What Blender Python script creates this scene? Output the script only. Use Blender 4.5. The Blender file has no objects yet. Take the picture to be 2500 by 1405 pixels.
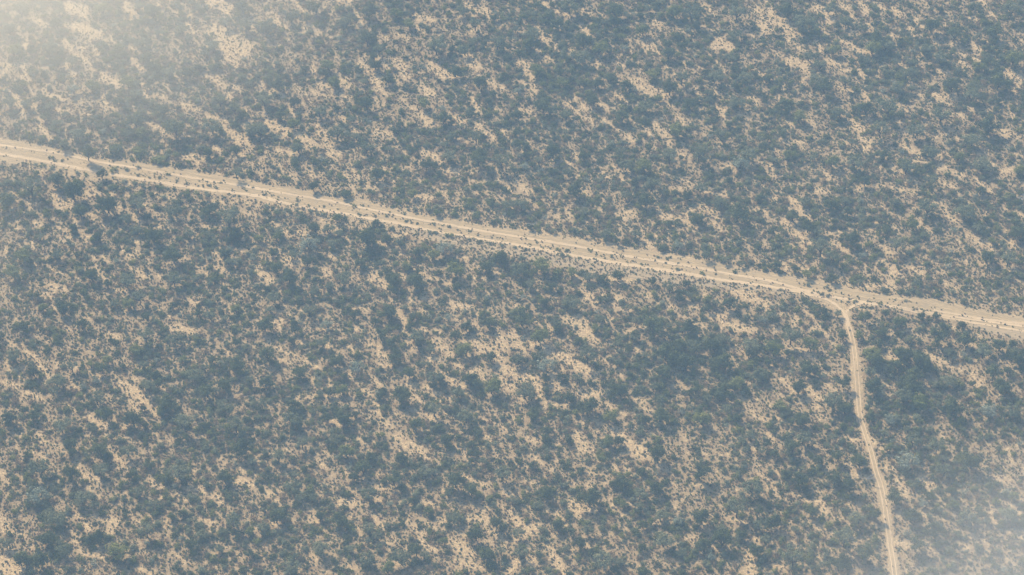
import bpy, math, random
import numpy as np
from mathutils import Vector
R = math.radians
rng = np.random.default_rng(11)
random.seed(11)

# ------------------------------------------------------------------ camera
CAM_H, PITCH, F_PX = 750.0, 37.0, 6000.0          # metres, degrees below the horizon, focal length in photo pixels
SUN_AZ, SUN_EL = 30.0, 34.0                        # degrees left of the view direction, above the horizon
scene = bpy.context.scene
cd = bpy.data.cameras.new('camera'); cam = bpy.data.objects.new('camera', cd)
scene.collection.objects.link(cam); scene.camera = cam
cam.location = (0, 0, CAM_H); cam.rotation_euler = (R(90 - PITCH), 0, 0)
cd.sensor_width = 36.0; cd.lens = 36.0 * F_PX / 2500.0
cd.clip_start = 1.0; cd.clip_end = 12000.0
# ------------------------------------------------------------------ sky
w = bpy.data.worlds.new('World'); scene.world = w; w.use_nodes = True
nt = w.node_tree; nt.nodes.clear()
sk = nt.nodes.new('ShaderNodeTexSky'); sk.sky_type = 'NISHITA'; sk.sun_disc = False
sk.sun_elevation = R(SUN_EL); sk.sun_rotation = R(-SUN_AZ); sk.air_density = 1.0; sk.dust_density = 1.5; sk.ozone_density = 1.5
bg = nt.nodes.new('ShaderNodeBackground'); bg.inputs[1].default_value = 0.095
wo = nt.nodes.new('ShaderNodeOutputWorld')
nt.links.new(sk.outputs[0], bg.inputs[0]); nt.links.new(bg.outputs[0], wo.inputs[0])
# ------------------------------------------------------------------ sun
sd = bpy.data.lights.new('sun', 'SUN'); sd.energy = 5.0; sd.angle = R(0.53); sd.color = (1.0, 0.875, 0.68)
so = bpy.data.objects.new('sun', sd); scene.collection.objects.link(so)
sdir = Vector((-math.sin(R(SUN_AZ)) * math.cos(R(SUN_EL)), math.cos(R(SUN_AZ)) * math.cos(R(SUN_EL)), math.sin(R(SUN_EL))))
so.rotation_euler = sdir.to_track_quat('Z', 'Y').to_euler(); so.location = sdir * 900
# ------------------------------------------------------------------ exposure and renderer
scene.view_settings.view_transform = 'Standard'; scene.view_settings.look = 'None'
scene.view_settings.exposure = 0.76; scene.view_settings.gamma = 1.0; scene.view_settings.use_curve_mapping = False
cy = scene.cycles
cy.max_bounces = 4; cy.diffuse_bounces = 2; cy.glossy_bounces = 1; cy.transmission_bounces = 2
cy.volume_bounces = 1; cy.transparent_max_bounces = 4; cy.use_denoising = True
cy.filter_width = 1.4
cy.caustics_reflective = False; cy.caustics_refractive = False
scene.render.use_persistent_data = False

# ------------------------------------------------------------------ photo pixel <-> ground
sp, cp = math.sin(R(PITCH)), math.cos(R(PITCH))
def ground_at(px, py, z=0.0):
    dx = (np.asarray(px, float) - 1250) / F_PX; dy = -(np.asarray(py, float) - 702.5) / F_PX
    vy = cp + dy * sp; vz = -sp + dy * cp
    t = (z - CAM_H) / vz
    return dx * t, vy * t
def pixel_of(x, y, z=0.0):
    x = np.asarray(x, float); y = np.asarray(y, float); dz = np.asarray(z, float) - CAM_H
    f = y * cp - dz * sp; u = y * sp + dz * cp
    return 1250 + F_PX * x / f, 702.5 - F_PX * u / f
def metres_per_px(px, py):
    x, y = ground_at(px, py); return math.sqrt(float(x) ** 2 + float(y) ** 2 + CAM_H ** 2) / F_PX

def tag(o, label=None, cat=None, group=None, kind=None):
    if label: o['label'] = label
    if cat: o['category'] = cat
    if group: o['group'] = group
    if kind: o['kind'] = kind
    return o
# gentle swell of the ground
_ph = rng.uniform(0, 6.28, (9, 2)); _k = rng.uniform(0.03, 0.16, 9); _an = rng.uniform(0, 6.28, 9)
def relief(x, y):
    z = 0
    for i in range(9):
        z = z + (0.016 / _k[i]) * 0.45 * np.sin(_k[i] * (x * math.cos(_an[i]) + y * math.sin(_an[i])) + _ph[i, 0])
    return z
# ------------------------------------------------------------------ layout read off the photograph (16 tiles, 4 units per photo pixel)
HAZE_COL, HAZE_DENS = (.45, .70, 1.0), .000195
WISPS = [(-60, -60, 500, 92, 62, 45, .014, (1, .97, .88), 'pale cream veil of mist over the upper left corner'),
         (-260, 560, 420, 30, 60, 30, .0025, (1, .95, .8), 'faint pale veil of mist along the left edge'),
         (2620, 1480, 420, 56, 46, 36, .012, (.93, .97, 1), 'pale veil of mist over the lower right corner')]
CLEAR = {
(0,0): "640 60 840 110 110;1230 40 1320 150 80;2060 20 2230 80 110;2080 290 2280 360 110;2150 400 2400 480 160;2200 500 2300 620 100;2380 190 2470 230 60;340 170 470 260 80;620 400 680 480 90;250 400 270 560 50;220 590 240 700 60;230 700 310 920 60;160 960 220 1120 70;240 1100 420 1180 60;640 620 730 740 60;760 540 860 640 80;1000 740 1160 820 100;1280 450 1330 500 70;1290 570 1380 700 80;1000 640 1060 640 50;1000 960 1090 1080 80;760 930 800 1060 50;480 920 640 980 60;560 1070 690 1100 60;1140 930 1180 1120 50;380 1240 480 1350 60;620 1290 700 1390 40;840 1280 900 1350 50;2000 730 2080 780 70;2120 760 2260 960 70;2280 840 2380 890 60;1760 1010 1960 1090 70;2170 1190 2330 1390 90;2250 1300 2400 1390 90;1990 1140 2130 1150 50;1470 1220 1600 1280 70;1550 800 1680 900 40;1370 780 1420 940 60;700 260 980 340 90;900 380 1160 400 60;1500 920 1600 950 50;1440 1080 1470 1120 50;100 900 170 960 40;0 940 30 960 40;1860 110 1900 200 40;1540 60 1590 60 40;1650 430 1760 480 40;1110 1230 1210 1300 40;320 650 460 670 60;400 870 480 960 40;60 620 30 760 50",
(1,0): "160 130 240 260 60;410 30 460 110 40;700 10 790 140 60;990 130 1060 250 70;1180 360 1300 390 50;1390 340 1480 390 60;1560 150 1720 200 70;1840 200 1860 260 50;1560 270 1640 310 60;2010 20 2200 130 50;2210 70 2300 150 60;2100 300 2220 310 50;2240 460 2340 510 40;2080 560 2160 670 90;2190 620 2250 700 60;1190 560 1300 660 70;1370 610 1470 750 100;1330 720 1400 820 70;970 490 1060 600 60;1010 620 1220 800 80;1140 790 1240 880 90;560 540 590 680 35;740 510 790 530 50;820 730 880 850 50;620 830 830 940 70;560 890 640 930 60;430 900 480 920 50;320 1060 380 1120 60;60 1100 150 1200 60;130 1200 290 1300 110;350 1290 540 1400 90;590 1230 720 1390 60;1710 640 1900 760 90;1560 710 1600 720 50;1620 860 1740 920 80;1420 980 1560 1080 60;1560 1080 1680 1190 70;1690 1160 1730 1240 40;1850 980 1950 1020 60;1880 1110 2030 1200 70;2100 950 2180 1080 70;2130 1070 2220 1120 60;2300 790 2400 860 80;2320 1040 2420 1080 50;2130 1210 2230 1240 70;2230 1290 2340 1350 60;2370 580 2440 620 40;910 1220 970 1280 60;1150 1290 1300 1320 80;1120 930 1210 1020 60;870 940 920 970 40;60 830 150 940 60;170 880 280 950 60;820 1100 880 1180 50;430 230 470 300 50;550 260 640 330 60;280 260 330 300 50;1980 1310 2030 1390 60;110 400 230 420 60",
(2,0): "300 20 370 70 40;270 290 330 400 90;370 400 400 450 50;430 110 560 160 60;690 290 750 340 50;700 80 760 160 60;850 130 900 190 40;1080 240 1150 260 50;1320 200 1440 230 50;1090 160 1130 190 40;1620 200 1720 180 50;1880 60 1980 150 60;1830 250 2000 340 50;2400 110 2480 320 90;2000 410 2140 460 90;1290 430 1420 520 90;790 590 860 630 70;1000 600 1070 650 50;90 620 170 740 90;90 800 200 860 60;150 920 240 980 60;1170 790 1300 890 80;1380 870 1510 950 100;1040 940 1120 990 70;860 990 960 1080 80;530 1000 680 1140 60;650 1050 780 1080 80;740 1140 820 1190 60;600 950 760 1080 50;900 1180 1200 1380 60;1400 1200 1530 1360 80;1480 1300 1540 1390 70;1270 680 1290 750 50;1520 670 1600 720 60;1610 820 1660 850 50;1950 550 2000 620 50;2020 620 2100 700 60;2300 660 2480 740 50;1790 880 1840 930 60;1950 850 2010 900 60;2240 920 2310 960 50;2010 1020 2080 1160 70;2240 1120 2310 1160 60;1180 1180 1260 1220 40;1290 1260 1350 1310 60;1540 1020 1620 1060 60;90 1070 200 1110 60;470 1180 530 1250 50;320 555 400 565 40;480 340 510 390 50;230 470 290 510 50;10 390 60 420 40;640 230 700 260 40;1750 640 1860 660 40;1590 1100 1690 1200 50",
(3,0): "20 80 100 200 80;60 180 240 270 110;180 280 330 350 80;150 340 250 400 70;480 90 620 160 100;560 150 600 240 80;740 80 800 140 60;800 150 860 220 60;700 40 780 80 50;900 30 960 120 80;1080 40 1130 100 60;1220 90 1290 140 70;1520 10 1560 80 60;1590 120 1630 190 50;1690 200 1750 230 50;1420 180 1500 270 60;1360 250 1420 290 50;1390 320 1460 360 60;830 320 890 340 50;720 390 860 470 60;840 470 930 520 60;940 470 1030 560 40;1220 340 1310 390 45;1250 440 1280 450 40;280 440 340 500 60;430 380 530 490 50;30 490 120 550 50;240 590 400 650 90;570 590 690 640 60;1270 610 1350 660 60;900 700 1000 780 70;920 870 990 980 60;340 790 410 920 60;560 780 760 890 50;700 680 780 700 50;820 1200 940 1300 90;900 1330 980 1390 70;1270 1180 1340 1300 60;1290 1280 1340 1390 50;1290 1060 1370 1110 60;1650 930 1800 960 80;1660 980 1780 1030 50;1960 1060 2150 1080 60;2100 1160 2220 1190 50;1840 1110 1930 1140 50;2350 710 2480 760 90;2430 770 2480 850 70;2350 1100 2400 1200 60;2290 1270 2400 1340 80;1970 410 2080 500 50;1890 510 2040 540 40;1990 550 2060 600 40;390 1150 490 1230 50;930 1120 1030 1180 40;130 1360 340 1390 50;1660 700 1740 720 50;1380 840 1480 860 40;1640 1330 1740 1320 50;1900 170 2000 180 50;2180 130 2220 180 50;680 250 740 280 40;990 180 1040 270 50;360 980 420 1000 40;1860 600 1960 650 40",
(0,1): "500 430 560 520 50;540 530 660 600 120;60 440 200 540 60;200 530 370 690 50;820 520 920 470 90;900 400 910 460 60;850 360 900 400 60;420 360 450 400 50;700 720 760 780 60;920 750 990 790 60;1020 650 1120 720 50;1110 780 1190 820 50;1250 640 1390 770 45;1250 800 1350 820 40;1540 800 1660 830 40;780 870 880 930 70;1020 880 1090 940 50;340 770 400 830 70;290 960 340 1030 70;380 1040 400 1070 40;1310 880 1340 960 70;1520 650 1560 680 40;1420 600 1480 620 50;1220 1050 1290 1110 60;1330 1040 1420 1110 60;1290 1200 1400 1290 70;1530 1290 1600 1330 50;1000 1090 1060 1130 50;490 1220 600 1270 60;350 1160 370 1230 40;900 1100 1040 1340 40;2060 1050 2150 1120 60;2120 1190 2230 1260 70;1800 1120 2000 1280 50;2010 800 2110 840 40;2260 1000 2370 1040 50;2030 40 2160 60 60;1840 130 1930 160 90;2270 140 2420 180 70;2360 10 2440 20 40;2060 560 2220 590 60;2340 660 2490 700 60;1440 1250 1470 1290 50;2140 1360 2240 1390 50;480 1370 550 1390 50;850 690 900 690 40;1100 360 1600 500 40;1600 500 1700 550 50;250 230 620 300 30;620 290 900 340 30;1000 480 1280 500 30;380 250 900 360 40",
(1,1): "220 60 400 110 70;460 20 530 60 60;690 20 800 110 110;700 60 760 130 80;1160 90 1190 130 40;1200 150 1280 280 35;1310 340 1350 380 45;1040 400 1120 440 50;1180 390 1280 420 50;970 240 1000 340 40;860 310 920 320 50;1650 80 1750 130 80;1760 150 1850 230 45;1890 260 1990 280 70;2060 290 2110 280 60;2190 300 2240 330 50;2330 230 2360 350 50;2050 380 2140 470 35;2420 390 2490 470 45;1730 430 1860 500 50;1580 530 1700 540 80;1620 500 1700 520 50;1980 560 2130 670 40;2290 680 2440 740 50;330 320 400 340 40;210 200 250 280 50;480 250 560 310 40;1440 240 1500 230 40;650 780 760 820 70;640 750 620 800 50;780 790 830 810 50;280 840 350 880 60;400 860 480 880 60;430 1000 460 1080 60;300 1140 440 1170 90;540 1060 580 1110 50;700 1090 780 1110 60;20 1250 140 1340 90;600 1220 720 1260 80;1380 1060 1420 1110 40;1220 960 1290 1020 50;1150 1290 1250 1370 100;1420 1280 1500 1310 60;1620 1290 1900 1370 50;1530 1230 1640 1270 40;2120 1200 2200 1230 50;2130 1310 2250 1320 40;2300 1250 2360 1260 40;1990 1120 2060 1120 40;1800 1120 1860 1140 40;1350 910 1450 890 70;930 820 1000 820 50;1450 880 1900 970 40;1900 980 2100 1010 60;2100 1000 2500 1060 80",
(2,1): "520 170 560 200 60;150 270 230 330 45;60 90 100 90 40;880 280 960 340 70;980 220 1010 280 60;1040 340 1130 410 60;660 450 740 510 60;860 540 900 580 50;950 480 1060 590 50;100 420 200 470 80;30 370 90 380 40;880 620 920 690 40;500 640 560 680 50;410 700 470 740 50;1010 680 1130 740 50;1140 660 1190 700 80;1440 660 1550 710 70;1540 20 1700 130 50;1640 310 1730 400 80;1560 430 1680 450 50;1880 470 2000 490 60;1910 640 2050 700 60;1960 780 2040 850 60;1830 600 1940 640 40;2100 180 2170 260 60;2000 240 2060 240 40;2400 150 2480 270 50;2330 210 2380 200 50;2400 640 2490 690 70;2070 480 2120 500 60;1690 630 1740 640 50;1600 740 1690 770 60;1730 790 1810 820 60;1280 960 1360 1010 80;1480 920 1550 970 45;1380 890 1450 920 40;530 760 600 800 40;760 60 830 80 30;560 1240 650 1330 50;940 1290 1080 1350 70;680 1340 720 1390 50;1130 1330 1180 1340 50;0 1060 1000 1170 60;600 1150 1500 1290 50;300 1110 500 1170 60;0 860 800 950 30",
(3,1): "10 210 50 330 50;90 70 170 90 60;200 520 280 560 70;290 590 400 740 80;150 620 280 660 60;150 760 240 830 80;230 860 390 940 100;280 820 380 880 60;640 960 800 1060 70;590 870 700 880 60;480 680 590 740 45;410 430 600 480 60;1320 20 1460 110 90;1180 210 1290 270 60;1400 170 1560 190 60;1380 320 1460 380 60;1660 210 1900 320 70;1650 360 1820 440 70;1680 100 1760 110 50;2120 120 2220 210 50;2010 100 2060 110 40;2300 300 2400 260 90;2060 350 2170 470 45;2200 540 2480 700 45;1690 600 1740 700 60;1740 700 1840 750 60;1680 560 1660 600 40;1900 790 2100 960 50;1960 900 2170 1010 80;2040 1030 2110 1080 60;2020 1130 2180 1220 50;2330 860 2400 1000 70;2270 900 2300 930 40;1040 770 1000 880 60;1180 770 1280 860 60;1080 970 1240 1110 60;1100 1150 1290 1290 80;1350 1190 1520 1260 50;1050 1300 1280 1290 50;1480 800 1560 850 40;1540 550 1640 580 45;1110 590 1220 690 40;1400 630 1490 660 40;1240 420 1400 480 50;1030 400 1110 420 50;150 1190 220 1220 80;300 1200 370 1230 40;70 1050 130 1050 60;20 520 80 540 50;560 300 620 370 50;940 20 960 50 60;270 220 320 240 50;880 430 940 500 40;1330 970 1400 1000 40;2300 1180 2490 1280 50;1180 1350 1260 1360 50;700 1370 1250 1400 30",
(0,2): "420 60 520 110 70;500 170 540 200 40;70 540 210 580 50;240 630 350 660 60;330 700 460 860 90;40 700 120 900 60;50 920 150 980 80;250 1040 400 1100 80;190 760 260 770 60;1040 460 1180 500 70;1600 210 1700 330 50;1700 390 1900 440 90;1500 190 1580 210 50;1840 130 1930 150 50;1100 830 1230 990 55;1220 960 1420 1130 110;1270 1110 1330 1190 80;1460 1180 1540 1260 50;930 860 1000 900 40;690 920 770 980 40;650 1140 720 1210 60;730 780 850 790 50;540 740 640 750 50;870 1270 1040 1370 80;480 1050 540 1050 40;1220 240 1270 260 40;1070 270 1160 280 50;2200 610 2280 620 50;1960 670 1990 670 30;1340 500 1390 510 50;2060 1130 2140 1170 60;440 0 660 20 50;1110 20 1240 50 60;2250 250 2320 290 40;430 870 450 930 30;1170 1360 1250 1370 50;0 40 20 60 30;0 180 40 230 30;2300 100 2420 280 25",
(1,2): "370 190 450 230 50;580 110 680 190 60;1010 190 1080 200 60;1170 270 1230 280 50;910 150 960 140 40;1360 250 1460 320 70;1440 330 1500 520 80;1390 220 1440 230 50;1590 200 1650 240 40;1620 390 1640 410 50;1740 420 1810 450 60;1890 160 2080 200 70;2020 430 2130 480 50;2120 350 2180 400 60;2150 440 2260 490 60;2130 540 2230 600 100;2300 560 2440 530 70;2370 460 2410 560 80;2300 600 2370 700 100;2380 760 2490 830 90;2400 900 2480 970 80;2300 310 2370 400 60;1740 520 1890 630 80;1680 670 1780 720 70;1540 590 1600 590 50;1560 760 1660 820 60;1370 820 1480 900 60;1480 900 1570 980 90;1940 750 2030 790 50;1790 830 1900 920 70;1880 930 2020 960 80;2060 690 2140 730 50;2140 800 2240 870 80;1200 600 1280 720 90;1120 760 1230 770 60;830 790 900 840 50;890 850 970 960 60;1130 870 1210 960 70;1040 1010 1110 1040 60;880 570 960 620 60;1070 500 1120 550 50;980 390 1040 420 40;560 360 660 420 60;210 340 280 350 90;240 590 330 650 50;330 660 510 720 45;530 750 630 810 50;560 890 540 980 70;680 850 720 950 60;480 1050 570 1060 70;660 1060 760 1050 60;400 1070 430 1110 35;1100 1190 1190 1230 60;1200 1240 1320 1370 60;1130 1120 1190 1150 50;1500 1040 1640 1150 70;1590 1200 1780 1310 60;1640 970 1700 990 50;1740 1100 1830 1130 50;1700 1030 1860 1060 50;2050 1040 2090 1040 50;2240 1290 2290 1300 50;2350 1330 2440 1380 60;1810 1200 1880 1250 40;1750 90 1680 90 40;2240 20 2260 80 50;180 550 200 590 40;420 500 440 550 50;240 710 320 740 60;700 550 740 580 40;840 70 890 80 40;1480 110 1550 160 35;1280 90 1360 130 40;1350 1230 1400 1250 50;2030 1160 2130 1170 40;750 1300 820 1340 50;290 250 440 290 50",
(2,2): "0 470 100 600 100;150 520 330 580 80;340 610 540 700 120;480 740 500 850 60;620 750 820 860 100;0 820 80 880 90;80 880 240 900 90;220 920 300 1020 90;380 850 430 990 90;540 310 700 360 100;680 400 790 530 110;690 20 780 130 100;420 130 480 150 50;330 340 380 400 60;210 330 270 380 50;650 270 730 310 40;770 350 830 390 50;1010 90 1080 120 70;1320 40 1350 70 50;1450 160 1600 200 40;1720 160 1800 200 80;1930 270 2070 320 90;2030 330 2050 400 50;1850 20 1900 60 70;2150 30 2350 60 90;2250 80 2490 180 90;2180 370 2340 420 90;2120 240 2200 270 50;1570 270 1680 290 50;1730 320 1760 400 40;1800 330 1880 390 35;1100 440 1190 440 50;1190 390 1290 380 40;1210 600 1250 660 50;1330 570 1440 650 40;2180 570 2300 680 60;2100 680 2180 760 50;880 60 950 160 50;840 670 1100 870 50;1220 1070 1290 1120 60;690 1030 850 1050 90;280 1120 330 1150 60;130 1080 180 1110 50;430 1150 570 1180 50;660 1280 720 1330 60;1070 1230 1110 1240 70;940 1150 1020 1160 50;2130 1000 2250 1090 40;2230 1110 2380 1230 60;2360 1220 2490 1300 70;1650 970 1710 990 40;1840 920 1900 980 40;1920 1130 1960 1140 50;1300 1180 1350 1220 40;1530 810 1640 840 60;820 1300 900 1340 50;1250 0 1330 20 40;1000 1370 1080 1390 50;980 160 1150 230 30;900 900 980 880 50;1450 1300 1560 1380 40;0 1280 40 1290 50",
(3,2): "110 270 300 290 60;150 250 200 270 60;230 310 240 370 40;60 400 130 400 50;360 220 650 580 30;570 440 650 580 45;420 400 500 440 45;180 570 460 660 70;370 630 460 700 80;130 900 200 970 70;150 960 340 1050 50;400 1000 500 1080 80;300 1110 500 1180 70;450 900 600 960 50;600 970 850 1080 50;20 740 70 830 60;650 830 710 860 50;480 1270 530 1310 50;80 1270 180 1320 60;1160 660 1270 700 80;940 800 1140 870 40;1110 900 1180 990 50;1270 870 1320 890 50;1550 660 1750 760 80;1800 780 1900 800 50;1960 740 2100 900 50;2000 880 2100 950 60;1550 830 1650 900 60;1170 400 1220 450 40;1000 540 1060 560 40;1350 400 1500 520 60;2000 560 2100 600 40;2160 1010 2300 1100 40;2250 800 2300 820 50;930 1120 1020 1150 50;1410 1260 1460 1320 40;2300 690 2350 740 50;1530 940 1600 960 50;900 210 1080 240 40",
(0,3): "370 20 400 90 50;400 90 470 110 60;290 190 440 270 60;660 200 740 260 60;740 300 830 440 70;850 450 990 520 100;880 550 970 680 60;1050 110 1080 200 60;1120 270 1240 340 90;900 790 980 850 80;1050 870 1150 900 110;1060 960 1110 1020 60;740 830 850 950 80;700 980 750 1000 60;20 420 80 500 80;0 850 80 960 90;160 980 240 1030 70;40 950 160 990 50;60 1160 170 1200 70;0 1300 200 1380 170;20 1250 90 1280 80;1450 490 1620 560 70;1560 630 1600 650 40;1870 550 2000 590 90;1700 620 1820 650 70;2080 620 2160 690 70;2330 480 2470 520 90;2330 340 2400 390 50;1300 870 1360 900 70;1640 860 1660 920 50;1600 950 1640 1010 50;1960 860 2060 880 60;1690 1180 1750 1220 50;1790 1260 1870 1290 70;1380 1360 1500 1390 80;2000 1120 2110 1200 60;940 1120 1000 1200 60;770 1160 880 1220 60;680 1070 770 1080 40;900 1200 1010 1240 40;2130 200 2180 330 50;1380 1150 1460 1180 40;2010 500 2060 520 40;2300 570 2320 570 40;130 40 210 20 40;1550 30 1640 90 40",
(1,3): "970 80 1070 120 70;1380 60 1500 130 110;1480 120 1650 230 90;1840 10 1980 80 60;1940 130 2050 260 60;2240 50 2290 110 60;2000 420 2120 500 70;2200 510 2290 560 60;2420 570 2490 610 60;820 680 980 710 90;740 540 800 580 40;860 400 940 430 60;1180 430 1260 430 60;1140 520 1290 560 70;1170 670 1250 680 60;1220 780 1270 790 50;1150 830 1250 940 80;950 910 1000 930 60;410 680 540 740 80;520 740 560 820 60;540 880 600 890 60;90 590 160 620 60;160 640 230 710 45;200 570 280 600 40;0 430 70 520 50;290 180 340 200 50;620 280 780 480 45;1430 860 1640 1000 60;1620 1020 1680 1180 80;1680 1130 1750 1170 70;1640 890 1750 940 50;1770 880 1830 890 50;2080 830 2240 870 90;2100 720 2230 790 50;2260 930 2400 1040 60;2400 1060 2450 1150 70;2250 1070 2330 1130 60;1910 1080 2100 1200 120;1960 1270 2200 1330 80;1400 620 1500 720 60;1600 690 1720 710 60;1290 1270 1370 1300 80;890 1310 970 1350 60;630 1310 680 1390 70;390 1140 440 1180 60;110 890 240 910 50;180 1160 220 1180 50;10 700 50 720 40;560 1220 620 1260 60;700 1130 760 1170 50;1000 1000 1040 1030 50;1960 980 2030 1020 50;720 230 770 260 50;20 290 90 310 60;2400 1330 2490 1370 60;1250 1080 1340 1130 60;1940 920 1990 980 30",
(2,3): "630 40 760 180 100;660 170 790 210 90;830 280 930 350 60;150 60 270 110 40;180 220 300 310 60;450 290 500 320 60;380 370 400 390 60;1060 20 1120 120 70;1130 130 1290 210 110;1110 200 1200 230 70;1450 310 1490 380 60;1690 190 1750 240 60;2340 120 2440 210 50;2310 290 2390 340 70;2410 390 2490 510 40;60 340 140 360 60;90 650 190 730 60;150 480 240 540 50;320 710 440 800 50;580 700 660 800 110;640 760 800 790 80;780 820 800 850 50;480 840 530 920 60;410 690 480 640 50;0 800 90 890 90;120 990 220 950 100;30 1050 160 1120 60;20 1300 200 1270 100;390 1230 540 1390 90;950 670 990 770 60;720 500 770 540 60;1120 700 1180 740 50;1060 820 1170 790 50;1540 510 1640 560 60;1760 530 1890 530 70;1570 720 1640 780 50;1330 890 1500 930 50;1700 1040 1780 1040 60;1430 1240 1500 1280 60;2190 860 2280 900 60;2290 980 2440 1080 60;2320 1200 2350 1380 90;1920 780 2000 870 50;2080 830 2140 860 40;830 990 930 1010 50;1160 1260 1230 1340 60;330 1120 410 1160 60;350 1000 430 1020 50;1750 610 1650 680 50;1510 1060 1600 1080 40;2230 1370 2300 1390 50;600 1160 660 1190 40;730 400 850 430 50;1900 130 1970 210 30",
(3,3): "720 50 860 100 60;760 300 850 410 60;850 420 960 460 80;1150 340 1210 370 80;1430 330 1500 420 60;1500 450 1600 550 90;1290 480 1350 620 110;1220 490 1350 500 60;410 590 520 600 60;300 630 400 690 60;480 690 570 790 90;30 340 80 400 60;10 470 90 620 70;420 880 600 1000 60;560 940 620 1000 40;2330 160 2370 240 50;2370 260 2400 340 60;2230 420 2280 480 60;2150 700 2230 900 60;2400 980 2490 1020 90;2300 1230 2380 1290 60;1500 800 1560 940 50;1680 830 1760 890 40;1840 620 1920 720 40;1640 620 1740 740 50;800 700 900 740 60;590 340 620 330 60;600 1140 660 1160 50;450 1230 530 1240 50;60 1300 160 1340 50;300 950 360 980 40;200 1040 260 1080 60;1250 760 1330 860 50;1230 1080 1370 1130 90;2020 1040 2140 1090 60;1900 1120 1980 1160 60;1580 1130 1620 1160 50;850 1100 950 1060 40;1200 800 1180 900 50;640 860 700 830 50;1400 210 1450 240 40;0 30 60 110 50;1110 170 1210 200 50;1010 20 1050 120 50",
}
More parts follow.
